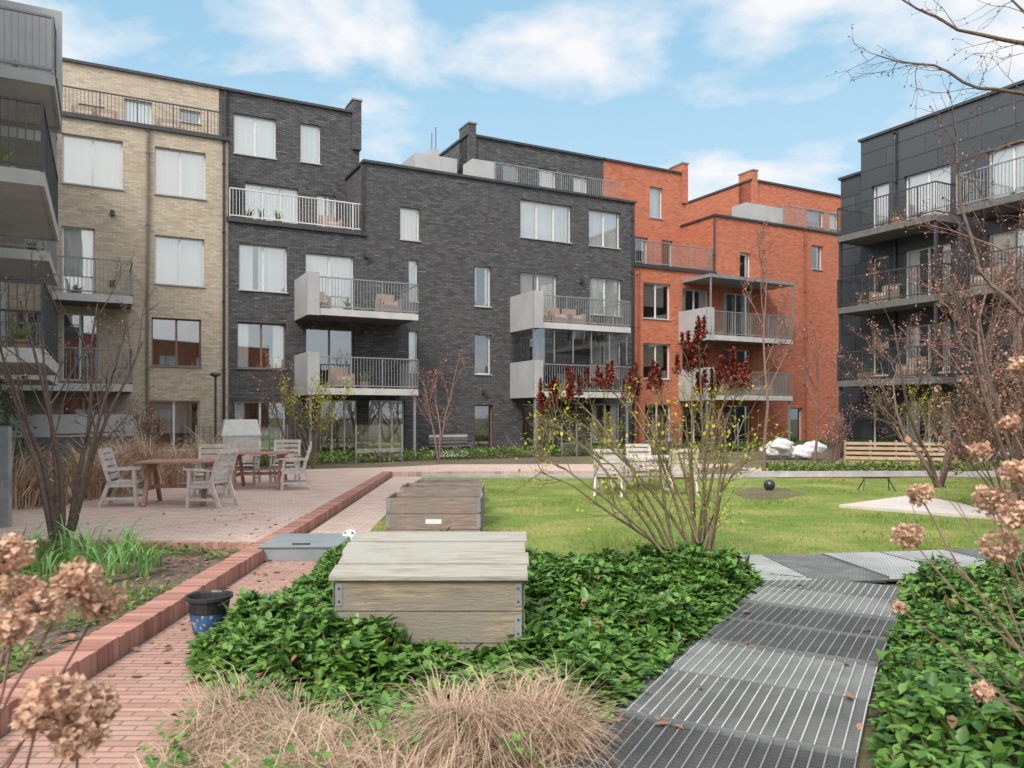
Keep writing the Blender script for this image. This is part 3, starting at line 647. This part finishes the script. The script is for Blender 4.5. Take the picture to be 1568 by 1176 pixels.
tree('bare_tree',11.4,16.2,5.4,.07,4,'bark_red','bud_pink',3,.045,.95,kids=5,lvl=3,lean=.7,rmin=.006,short=.5,spr=.035,wob=.15)
tree('bare_tree',9.6,17.6,4.6,.05,4,'bark','bud_pink',3,.045,.95,kids=5,lvl=3,lean=.6,rmin=.006,short=.5,spr=.035,wob=.15)
tree('bare_tree',6.9,10.3,3.4,.035,5,'bark','bud_pink',2,.035,.9,kids=5,lvl=3,lean=.5,rmin=.004,short=.5,spr=.02,wob=.14)
tree('withered_shrub',8.2,13.0,2.2,.02,8,'bark','dead_leaf',4,.08,.85,kids=5,lvl=2,lean=.5,rmin=.005,short=.5,spr=.06,wob=.14)
tree('leafy_shrub',13.2,25.5,2.4,.03,6,'bark_green','young_leaf',2,.07,.6,kids=5,lvl=2,lean=.5,rmin=.006,spr=.06)
tree('bare_shrub',10.2,24.8,1.4,.02,9,'bark_red','bud_pink',2,.05,.8,kids=5,lvl=2,lean=.8,rmin=.006,spr=.04)
tree('bare_shrub',14.6,24.5,1.6,.02,9,'bark_red','bud_pink',2,.05,.8,kids=5,lvl=2,lean=.8,rmin=.006,spr=.04)
for X_,Y_ in ((1.0,27.2),(3.4,28),(5.2,28.4),(7.6,29.2)): tree('bare_shrub',X_,Y_,1.5,.02,7,'bark_green','young_leaf' if X_<4 else 'bud_pink',2,.06,.5,kids=4,lvl=2,lean=.5,rmin=.006,spr=.04)
R=root('overhanging_tree');mb=MB();tips=[]
mb.tube([(6.6,5.2,0),(6.5,5.3,1.5),(6.4,5.4,3.0),(6.2,5.6,4.6),(6.1,5.8,6)],[.13,.11,.10,.07,.03],'bark',8)
def limb(pts,r0):
    path=[G3(*p) for p in pts]; n=len(path)
    fine=[]
    for i in range(n-1):
        for k in range(3): fine.append(path[i].lerp(path[i+1],k/3)+rv()*.012)
    fine.append(path[-1]); m=len(fine)
    mb.tube(fine,[max(.003,r0*(1-.85*i/m)) for i in range(m)],'bark',5)
    for i in range(m//3,m,1):
        for _ in range(2):
            if random.random()<.7: grow(mb,tips,fine[i],((fine[min(i+1,m-1)]-fine[i-1]).normalized()*.8+rv()*.45-Vector((0,0,.2))).normalized(),random.uniform(.2,.55),.004,1,'bark',3,.18,-.03,.8,.0025,4)
limb([(2020,-100,5.7),(1750,120,6.0),(1568,72,6.2),(1470,45,6.3),(1375,-5,6.4)],.03)
limb([(1990,60,5.6),(1720,190,6.0),(1568,143,6.2),(1500,135,6.3),(1430,100,6.4),(1345,85,6.5)],.025)
limb([(2010,200,5.6),(1750,440,5.5),(1568,480,5.6),(1500,420,5.8),(1465,260,6),(1460,180,6)],.028)
limb([(1700,250,6.0),(1568,215,6.2),(1500,235,6.3),(1480,300,6.3)],.016)
limb([(1700,110,6.0),(1568,20,6.2),(1520,-30,6.3)],.016)
mb.build('branches',R,True); leaves_at('buds','bud_pink',tips,1,.022,.006,R,.8)
HD=np.array([( -9.9+random.gauss(0,.25)*1.0,13.2+random.gauss(0,.4),random.uniform(.2,2.35)) for _ in range(5000)])
HD[:,0]+=1.1-.2*HD[:,2]; scatter('conifer_shrub','hedge',HD,rng.uniform(.05,.11,len(HD)),rng.normal(.6,.5,len(HD)))
# ---------------------------------------------------------------- dried hydrangeas
FL_V=np.array([(0,0,0),(.5,.25,.15),(0,.9,.05),(-.5,.25,.15)]);FL_F=np.array([(0,1,2,3)])
def hydrangea(name,heads,foot,size=.062):
    R=root(name);mb=MB();P=[]
    for (u,v,D,s) in heads:
        c=G3(u,v,D); f=Vector((foot[0]+random.uniform(-.25,.25),foot[1]+random.uniform(-.2,.2),0))
        mid=f.lerp(c,.55)+Vector((random.uniform(-.05,.05),0,.1)); mb.tube([f,f.lerp(mid,.5)+rv()*.02,mid,mid.lerp(c,.5)+rv()*.015,c],[.006,.005,.0045,.004,.003],'bark_red',5)
        rr=size*s; lob=[rv().normalized() for _ in range(7)]
        for _ in range(int(300*s)):
            d=rv().normalized(); d.z*=.8; k=.72+.35*max(0,max(d.dot(l) for l in lob)-.5)*2; q=c+d*rr*random.uniform(.75,1.05)*k; P.append(tuple(q))
        for _ in range(14):
            d=rv().normalized(); mb.tube([c-Vector((0,0,rr*.3)),c+d*rr*.9],[.0015,.001],'bark_red',3)
    mb.build('stems',R); P=np.array(P);n=len(P)
    scatter('dried_flower_heads','hydrangea',P,rng.uniform(.013,.025,n),rng.normal(0,1.2,n),parent=R,tv=FL_V,tf=FL_F)
hydrangea('dried_hydrangea',[(5,850,1.9,1.0),(28,905,2.0,.9),(120,890,2.0,1.05),(155,925,2.05,.9),(60,925,1.9,1.0),(85,1065,1.75,1.1),(140,1080,1.8,1.1),(120,1125,1.75,1.0),(15,960,1.8,.8),(60,1095,1.7,.8)],(-1.45,1.75))
hydrangea('dried_hydrangea',[(1390,820,3.1,1.05),(1408,757,3.2,.9),(1520,765,2.8,1.1),(1558,725,2.7,.9),(1560,790,2.6,1.0),(1535,838,2.7,1.15),(1375,930,3.0,.4),(1500,690,3,.6),(1545,650,3.1,.7),(1565,560,3,.8),(1505,1060,2.3,.5)],(2.35,2.7))
R=root('twiggy_shrub');mb=MB();tips=[]
for k in range(10): grow(mb,tips,Vector((2.3+random.uniform(-.2,.3),2.9+random.uniform(-.2,.3),0)),Vector((random.uniform(-.3,.25),random.uniform(-.1,.3),1)).normalized(),random.uniform(1.1,1.7),.006,2,'bark_red',4,.1,.05,.8,.002,5,.45)
mb.build('twigs',R); leaves_at('dry_leaves','dead_leaf',tips,1,.03,.01,R,.15)
# ---------------------------------------------------------------- raised planters
def local(cx,cy,yaw,z0=0):
    c,s_=math.cos(yaw),math.sin(yaw)
    return lambda x,y,z: Vector((cx+x*c-y*s_,cy+x*s_+y*c,z0+z))
def lbox(mb,T,x0,x1,y0,y1,z0,z1,mat):
    P=[T(x,y,z) for z in (z0,z1) for y in (y0,y1) for x in (x0,x1)]
    mb.box8(P,mat,(x1-x0,y1-y0,z1-z0))
R=root('wooden_planter_box');mb=MB();T=local(-.535,5.42,.0)
w,dp=.60,.38
for k,(z0,z1) in enumerate(((.0,.18),(.187,.385),(.392,.585))):
    for yy in (-dp,dp): lbox(mb,T,-w,w,yy-.012,yy+.012,z0,z1,'weathered_wood')
    for xx in (-w,w): lbox(mb,T,xx-.012,xx+.012,-dp+.013,dp-.013,z0,z1,'weathered_wood')
    for sx_ in (-1,1):
        for sy_ in (-1,1):
            lbox(mb,T,sx_*(w-.025)-.022,sx_*(w-.025)+.022,sy_*(dp+.0145)-.002,sy_*(dp+.0145)+.002,z0+.03,z1-.02,'galvanised')
            lbox(mb,T,sx_*(w+.0145)-.002,sx_*(w+.0145)+.002,sy_*(dp-.03)-.03,sy_*(dp-.03)+.03,z0+.03,z1-.02,'galvanised')
            for zz in (z0+.06,z1-.05): lbox(mb,T,sx_*(w-.025)-.006,sx_*(w-.025)+.006,sy_*(dp+.018)-.003,sy_*(dp+.018)+.003,zz-.006,zz+.006,'black_metal')
for xx in (-w,w):
    P=[T(xx-.012,-dp+.01,.587),T(xx+.012,-dp+.01,.587),T(xx-.012,dp,.587),T(xx+.012,dp,.587),T(xx-.012,-dp+.01,.59),T(xx+.012,-dp+.01,.59),T(xx-.012,dp,.72),T(xx+.012,dp,.72)]
    mb.box8(P,'weathered_wood',(.02,.7,.1))
lbox(mb,T,-w,w,dp-.012,dp+.012,.588,.72,'weathered_wood')
nb=4; offs=(0,.012,-.008,.006)
for k in range(nb):
    y0=-dp-.05+(2*dp+.1)*k/nb+.008;y1=-dp-.05+(2*dp+.1)*(k+1)/nb-.008
    f=lambda y:.60+(y+dp)/(2*dp)*.14+(.005 if k%2 else 0)
    P=[T(x+offs[k],y,f(y)+zz) for zz in (0,.026) for y in (y0,y1) for x in (-w-.035,w+.035)]
    mb.box8(P,'lid_wood',(1.2,.2,.02))
for xx in (-.4,.4):
    P=[T(x,y,.57+(y+dp)/(2*dp)*.14+zz) for zz in (0,.028) for y in (-dp+.03,dp-.03) for x in (xx-.04,xx+.04)]; mb.box8(P,'weathered_wood',(.1,.7,.02))
mb.build('boards',R)
def collar(name,cx,cy,yaw,h,label=False):
    R=root(name);mb=MB();T=local(cx,cy,yaw);w,dp=.59,.39
    nb=int(h/.2+.5)
    for k in range(nb):
        z0=k*.2+.002;z1=k*.2+.196
        for yy in (-dp,dp): lbox(mb,T,-w,w,yy-.011,yy+.011,z0,z1,'crate_wood')
        for xx in (-w,w): lbox(mb,T,xx-.011,xx+.011,-dp+.012,dp-.012,z0,z1,'crate_wood')
        for sx_ in (-1,1):
            for sy_ in (-1,1): lbox(mb,T,sx_*(w-.02)-.025,sx_*(w-.02)+.025,sy_*(dp+.013)-.0018,sy_*(dp+.013)+.0018,z0+.02,z1-.02,'galvanised')
    lbox(mb,T,-w+.02,w-.02,-dp+.02,dp-.02,.05,nb*.2-.06,'soil')
    if label: lbox(mb,T,-.1,.1,-dp-.016,-dp-.0115,.27,.33,'white_paint')
    for xx in (-w-.02,w+.02): lbox(mb,T,xx-.008,xx+.008,-.05,.05,-.01,nb*.2+.01,'galvanised')
    mb.build('collars',R)
collar('pallet_collar_planter',-1.0,10.3,.02,.5,True);collar('pallet_collar_planter',-1.03,11.75,.0,.5);collar('pallet_collar_planter',-1.1,13.2,-.02,.4);collar('pallet_collar_planter',-1.2,14.7,.02,.4)
mb=MB();T=local(-2.42,9.3,.03);lbox(mb,T,-.44,.42,-.45,.5,.0,.15,'steel_plate');lbox(mb,T,-.46,.44,-.47,.52,.151,.163,'steel_plate');lbox(mb,T,-.1,.1,-.35,-.32,.164,.18,'black_metal');mb.build('steel_hatch')
mb=MB()
def sphere(mb,c,r,mats,nu=14,nv=9,sq=(1,1,1),pat=None):
    c=Vector(c)
    for i in range(nu):
        for j in range(nv):
            q=[]
            for a,b in ((i,j),(i+1,j),(i+1,j+1),(i,j+1)):
                th=2*math.pi*a/nu;ph=math.pi*b/nv;q.append(c+Vector((math.sin(ph)*math.cos(th)*sq[0],math.sin(ph)*math.sin(th)*sq[1],-math.cos(ph)*sq[2]))*r)
            mb.face(q,mats[1] if (pat and pat(i,j)) else mats[0])
sphere(mb,(-2.0,9.7,.12),.11,('white_paint','plastic_black'),15,10,pat=lambda i,j:(i%3==0 and j%3==1));mb.build('football',None,True)
mb=MB();x_,y_=G(1178,752);sphere(mb,(x_,y_,.13),.12,('plastic_black','rail_dark'),15,10);mb.build('garden_ball',None,True)
R=root('bucket');mb=MB();c=Vector((-2.28,5.9,.0))
def ring(z,r,n=24): return [c+Vector((r*math.cos(6.2832*k/n),r*math.sin(6.2832*k/n),z)) for k in range(n)]
prof=[(.0,.105),(.02,.11),(.12,.128),(.27,.155),(.27,.172),(.295,.172),(.295,.158),(.28,.150),(.03,.105),(.03,.0)]
for i in range(len(prof)-1):
    a=ring(*prof[i]);b_=ring(*prof[i+1])
    for k in range(24):
        k2=(k+1)%24; mb.face([a[k],a[k2],b_[k2],b_[k]],'plastic_black')
a=ring(.04,.118);b_=ring(.17,.142)
for k in range(13,22): mb.face([a[k],a[k+1],b_[k+1],b_[k]],'label_blue')
mb.build('shell',R,False)
mb=MB();mb.tube([c+Vector((.17*math.cos(t),-.17*math.sin(t)*.75 ,.285-.06*math.sin(t))) for t in np.linspace(0,math.pi,12)],[.004]*12,'galvanised',5);mb.build('handle',R)
# ---------------------------------------------------------------- garden furniture
def chair(x,y,yaw,z0=.115,wood='chair_wood'):
    R=root('garden_armchair');mb=MB();T=local(x,y,yaw,z0)
    for sx_ in (-.27,.27):
        mb.beam(T(sx_,-.24,0),T(sx_,-.20,.62),.045,.06,wood); mb.beam(T(sx_,.34,0),T(sx_,.18,.42),.045,.06,wood); mb.beam(T(sx_,.18,.40),T(sx_,.33,.92),.045,.05,wood)
        mb.beam(T(sx_,-.30,.635),T(sx_,.27,.61),.075,.025,wood); mb.beam(T(sx_,-.22,.36),T(sx_,.2,.36),.03,.06,wood); mb.beam(T(sx_,-.22,.14),T(sx_,.27,.14),.03,.04,wood)
    for k in range(5): lbox(mb,T,-.255,.255,-.27+k*.095,-.19+k*.095,.395,.415,wood)
    for k in range(4):
        z=.50+k*.11; yy=.18+(z-.4)*.29; mb.beam(T(-.25,yy-.02,z),T(.25,yy-.02,z),.02,.08,wood)
    mb.beam(T(-.3,.33,.93),T(.3,.33,.93),.03,.07,wood); mb.beam(T(-.25,-.22,.34),T(.25,-.22,.34),.03,.06,wood)
    mb.build('frame',R)
def table(x,y,yaw,z0=.115,l=.8,w=.5,wood='table_wood'):
    R=root('garden_table');mb=MB();T=local(x,y,yaw,z0)
    n=7
    for k in range(n): lbox(mb,T,-l,l,-w+2*w*k/n+.004,-w+2*w*(k+1)/n-.004,.72,.745,wood)
    for sx_ in (-l+.15,l-.15):
        lbox(mb,T,sx_-.03,sx_+.03,-w+.05,w-.05,.66,.719,wood)
        mb.beam(T(sx_,-w+.02,0),T(sx_,-.12,.68),.06,.07,wood);mb.beam(T(sx_,w-.02,0),T(sx_,.12,.68),.06,.07,wood)
        lbox(mb,T,sx_-.02,sx_+.02,-.33,.33,.25,.31,wood)
    mb.beam(T(-l+.17,0,.3),T(l-.17,0,.3),.04,.07,wood); mb.build('top_and_legs',R)
table(-5.75,13.6,.15,l=.62); chair(-6.55,13.3,1.75); chair(-5.05,13.1,-1.75); chair(-5.7,14.9,.2)
table(-5.3,16.5,.1,l=.6); chair(-4.5,16.2,-1.3); chair(-5.1,17.6,.1); chair(-5.95,17.4,.1)
table(2.7,17.0,.1,0,wood='chair_wood');chair(2.0,16.0,2.9,0);chair(3.4,16.0,3.3,0);chair(3.0,18.1,.1,0)
R=root('park_bench');mb=MB();c=A(S(690,1.4),1.4,0);T=local(c.x,c.y,math.atan2(DV.y,DV.x))
for k in range(4): lbox(mb,T,-.8,.8,-.25+k*.11,-.16+k*.11,.44,.47,'slab_dark')
for k in range(3): lbox(mb,T,-.8,.8,.2,.225,.55+k*.12,.64+k*.12,'panel_grey' if k==2 else 'slab_dark')
for xx in (-.7,.7):
    lbox(mb,T,xx-.03,xx+.03,-.24,-.19,0,.44,'black_metal');lbox(mb,T,xx-.03,xx+.03,.226,.26,0,.9,'black_metal');lbox(mb,T,xx-.03,xx+.03,-.189,.225,.39,.44,'black_metal')
lbox(mb,T,-.75,.75,-.1,.1,.05,.3,'white_paint')
mb.build('seat_and_back',R)
R=root('slatted_fence');mb=MB();p0=Vector((*G(1295,716),0));p1=Vector((*G(1455,719),0))
for k in range(5): mb.beam(p0+Vector((0,0,.16+k*.15)),p1+Vector((0,0,.16+k*.15)),.03,.09,'bench_wood')
for k in range(5):
    q=p0.lerp(p1,k/4)+Vector((0,.06,0)); mb.beam(q,q+Vector((0,0,.86)),.05,.06,'bench_wood')
mb.build('slats',R)
R=root('trestle');mb=MB();x_,y_=G(1342,752)
for s_ in (-.25,.25):
    for d_ in (-.15,.15): mb.beam((x_+s_,y_,.28),(x_+s_*1.4,y_+d_,.0),.02,.02,'black_metal')
mb.beam((x_-.3,y_,.29),(x_+.3,y_,.29),.03,.03,'black_metal');mb.build('legs',R)
R=root('garden_sacks');mb=MB()
for u,v,s_ in ((1185,692,.42),(1205,694,.4),(1228,695,.38),(1195,683,.36),(1243,688,.36)):
    c0=Vector(((u-CU)/FPX*29,29+random.uniform(-.2,.2),EYE+(HV-v)/FPX*29+.05)); ph=random.random()*6
    nu,nv=18,12
    def sp(a,b):
        th=2*math.pi*a/nu;p_=math.pi*b/nv; k=1+.14*math.sin(3*th+ph)+.10*math.sin(5*p_+2*th)+.06*math.sin(7*th-ph)
        return c0+Vector((math.sin(p_)*math.cos(th)*1.2,math.sin(p_)*math.sin(th)*.8,-math.cos(p_)*.6))*s_*k
    for i in range(nu):
        for j in range(nv): mb.face([sp(i,j),sp(i+1,j),sp(i+1,j+1),sp(i,j+1)],'bag_white')
mb.build('sacks',R,False)
R=root('street_lamp');mb=MB();x_,y_=(330-CU)/FPX*23.5,23.5
mb.tube([(x_,y_,0),(x_,y_,.3),(x_,y_,.31),(x_,y_,2.8)],[.06,.06,.04,.035],'rail_dark',10);mb.tube([(x_,y_,2.78),(x_,y_,2.84),(x_,y_,2.9)],[.05,.17,.15],'rail_dark',12,True);mb.build('post',R)
R=root('covered_barbecue');mb=MB();T=local((368-CU)/FPX*24.5,24.5,.45)
lbox(mb,T,-.55,.55,-.3,.3,.15,1.0,'fabric_cover');P=[T(x,y,z) for z,k in ((1.001,1),(1.5,.82)) for y in (-.32*k,.32*k) for x in (-.58*k,.58*k)];mb.box8(P,'white_paint')
for a in (-.45,.45):
    for b2 in (-.25,.25): lbox(mb,T,a-.03,a+.03,b2-.03,b2+.03,0,.15,'black_metal')
mb.build('cover',R)
R=root('patio_wall');mb=MB();fbox(mb,A,S(15,2.6),S(205,2.6),2.5,2.68,1.0,1.66,'panel_grey');fbox(mb,A,S(15,2.6),S(205,2.6),2.52,2.66,0,.999,'slab_dark');mb.build('wall',R)
for u0,u1,p in ((300,345,2.4),(385,440,2.4),(545,615,2.6),(860,905,2.5),(1000,1040,2.4),(1090,1130,2.4)):
    R=root('patio_screen');mb=MB();a,b_=S(u0,p),S(u1,p)
    mb.face([A(a,p,.1),A(b_,p,.1),A(b_,p,1.3),A(a,p,1.3)],'glass')
    for x_ in (a,(a+b_)/2,b_): fbox(mb,A,x_-.025,x_+.025,p-.03,p+.03,0,1.32,'rail_grey')
    mb.build('glass_panel',R)
R=root('metal_post');mb=MB();T=local(-7.0,10.7,.1);lbox(mb,T,-.1,.14,-.05,.05,0,1.5,'galvanised');lbox(mb,T,-.12,.16,-.06,.06,1.501,1.53,'black_metal');mb.build('post',R)
# ---------------------------------------------------------------- world, sun
w=bpy.data.worlds.new('World');scene.world=w;w.use_nodes=True;nt=w.node_tree
bg=nt.nodes['Background'];bg.inputs[1].default_value=.15
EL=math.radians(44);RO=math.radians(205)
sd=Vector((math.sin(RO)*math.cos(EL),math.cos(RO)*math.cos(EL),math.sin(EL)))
sky=nt.nodes.new('ShaderNodeTexSky');sky.sky_type='NISHITA';sky.sun_disc=False;sky.sun_elevation=EL;sky.sun_rotation=RO;sky.air_density=1.0;sky.dust_density=1.5
tc=nt.nodes.new('ShaderNodeTexCoord');sp=nt.nodes.new('ShaderNodeSeparateXYZ');lk(nt,tc.outputs['Generated'],sp.inputs[0])
mx=nt.nodes.new('ShaderNodeMath');mx.operation='MAXIMUM';mx.inputs[1].default_value=0;lk(nt,sp.outputs[2],mx.inputs[0])
ad=nt.nodes.new('ShaderNodeMath');ad.operation='ADD';ad.inputs[1].default_value=.16;lk(nt,mx.outputs[0],ad.inputs[0])
dv=[]
for i in (0,1):
    q=nt.nodes.new('ShaderNodeMath');q.operation='DIVIDE';lk(nt,sp.outputs[i],q.inputs[0]);lk(nt,ad.outputs[0],q.inputs[1]);dv.append(q)
cb=nt.nodes.new('ShaderNodeCombineXYZ');lk(nt,dv[0].outputs[0],cb.inputs[0]);lk(nt,dv[1].outputs[0],cb.inputs[1]);cb.inputs[2].default_value=1.7
nz=nt.nodes.new('ShaderNodeTexNoise');nz.inputs['Scale'].default_value=2.0;nz.inputs['Detail'].default_value=9;nz.inputs['Roughness'].default_value=.55;nz.inputs['Distortion'].default_value=.25
lk(nt,cb.outputs[0],nz.inputs['Vector'])
cf=ramp(nt,nz.outputs['Fac'],.45,.60)
hz=mixc(nt,.72,sky.outputs[0],(2.8,5.0,6.5))
hf=nt.nodes.new('ShaderNodeMapRange');hf.inputs[1].default_value=.12;hf.inputs[2].default_value=.42;hf.inputs[3].default_value=.8;hf.inputs[4].default_value=.0;lk(nt,sp.outputs[2],hf.inputs[0])
c1=mixc(nt,hf.outputs[0],hz,(4.6,5.7,6.5)); c2=mixc(nt,cf,c1,(6.3,6.35,6.5))
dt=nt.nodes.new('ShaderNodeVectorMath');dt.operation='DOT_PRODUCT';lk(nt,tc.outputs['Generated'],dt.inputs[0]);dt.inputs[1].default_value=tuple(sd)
gf=ramp(nt,dt.outputs['Value'],.15,1.0); c3=mixc(nt,gf,c2,(16,15.6,15))  # broad glow around the sun, out of view, added to brighten the facades
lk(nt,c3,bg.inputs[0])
sun=bpy.data.lights.new('sun','SUN');sun.energy=2.9;sun.angle=math.radians(16);sun.color=(1,.96,.9)
so_=bpy.data.objects.new('sun',sun);scene.collection.objects.link(so_)
so_.rotation_euler=(-sd).to_track_quat('-Z','Y').to_euler()
# ---------------------------------------------------------------- camera
cam=bpy.data.cameras.new('camera');co=bpy.data.objects.new('camera',cam);scene.collection.objects.link(co)
co.location=(0,0,EYE);co.rotation_euler=(math.radians(90),0,0)
cam.sensor_width=36;cam.lens=36*FPX/1568;cam.shift_y=(HV-588)/1568;cam.clip_end=1000;cam.clip_start=.05
cam.dof.use_dof=True;cam.dof.focus_distance=12;cam.dof.aperture_fstop=4
scene.camera=co
scene.view_settings.view_transform='Standard';scene.view_settings.look='None';scene.view_settings.exposure=0
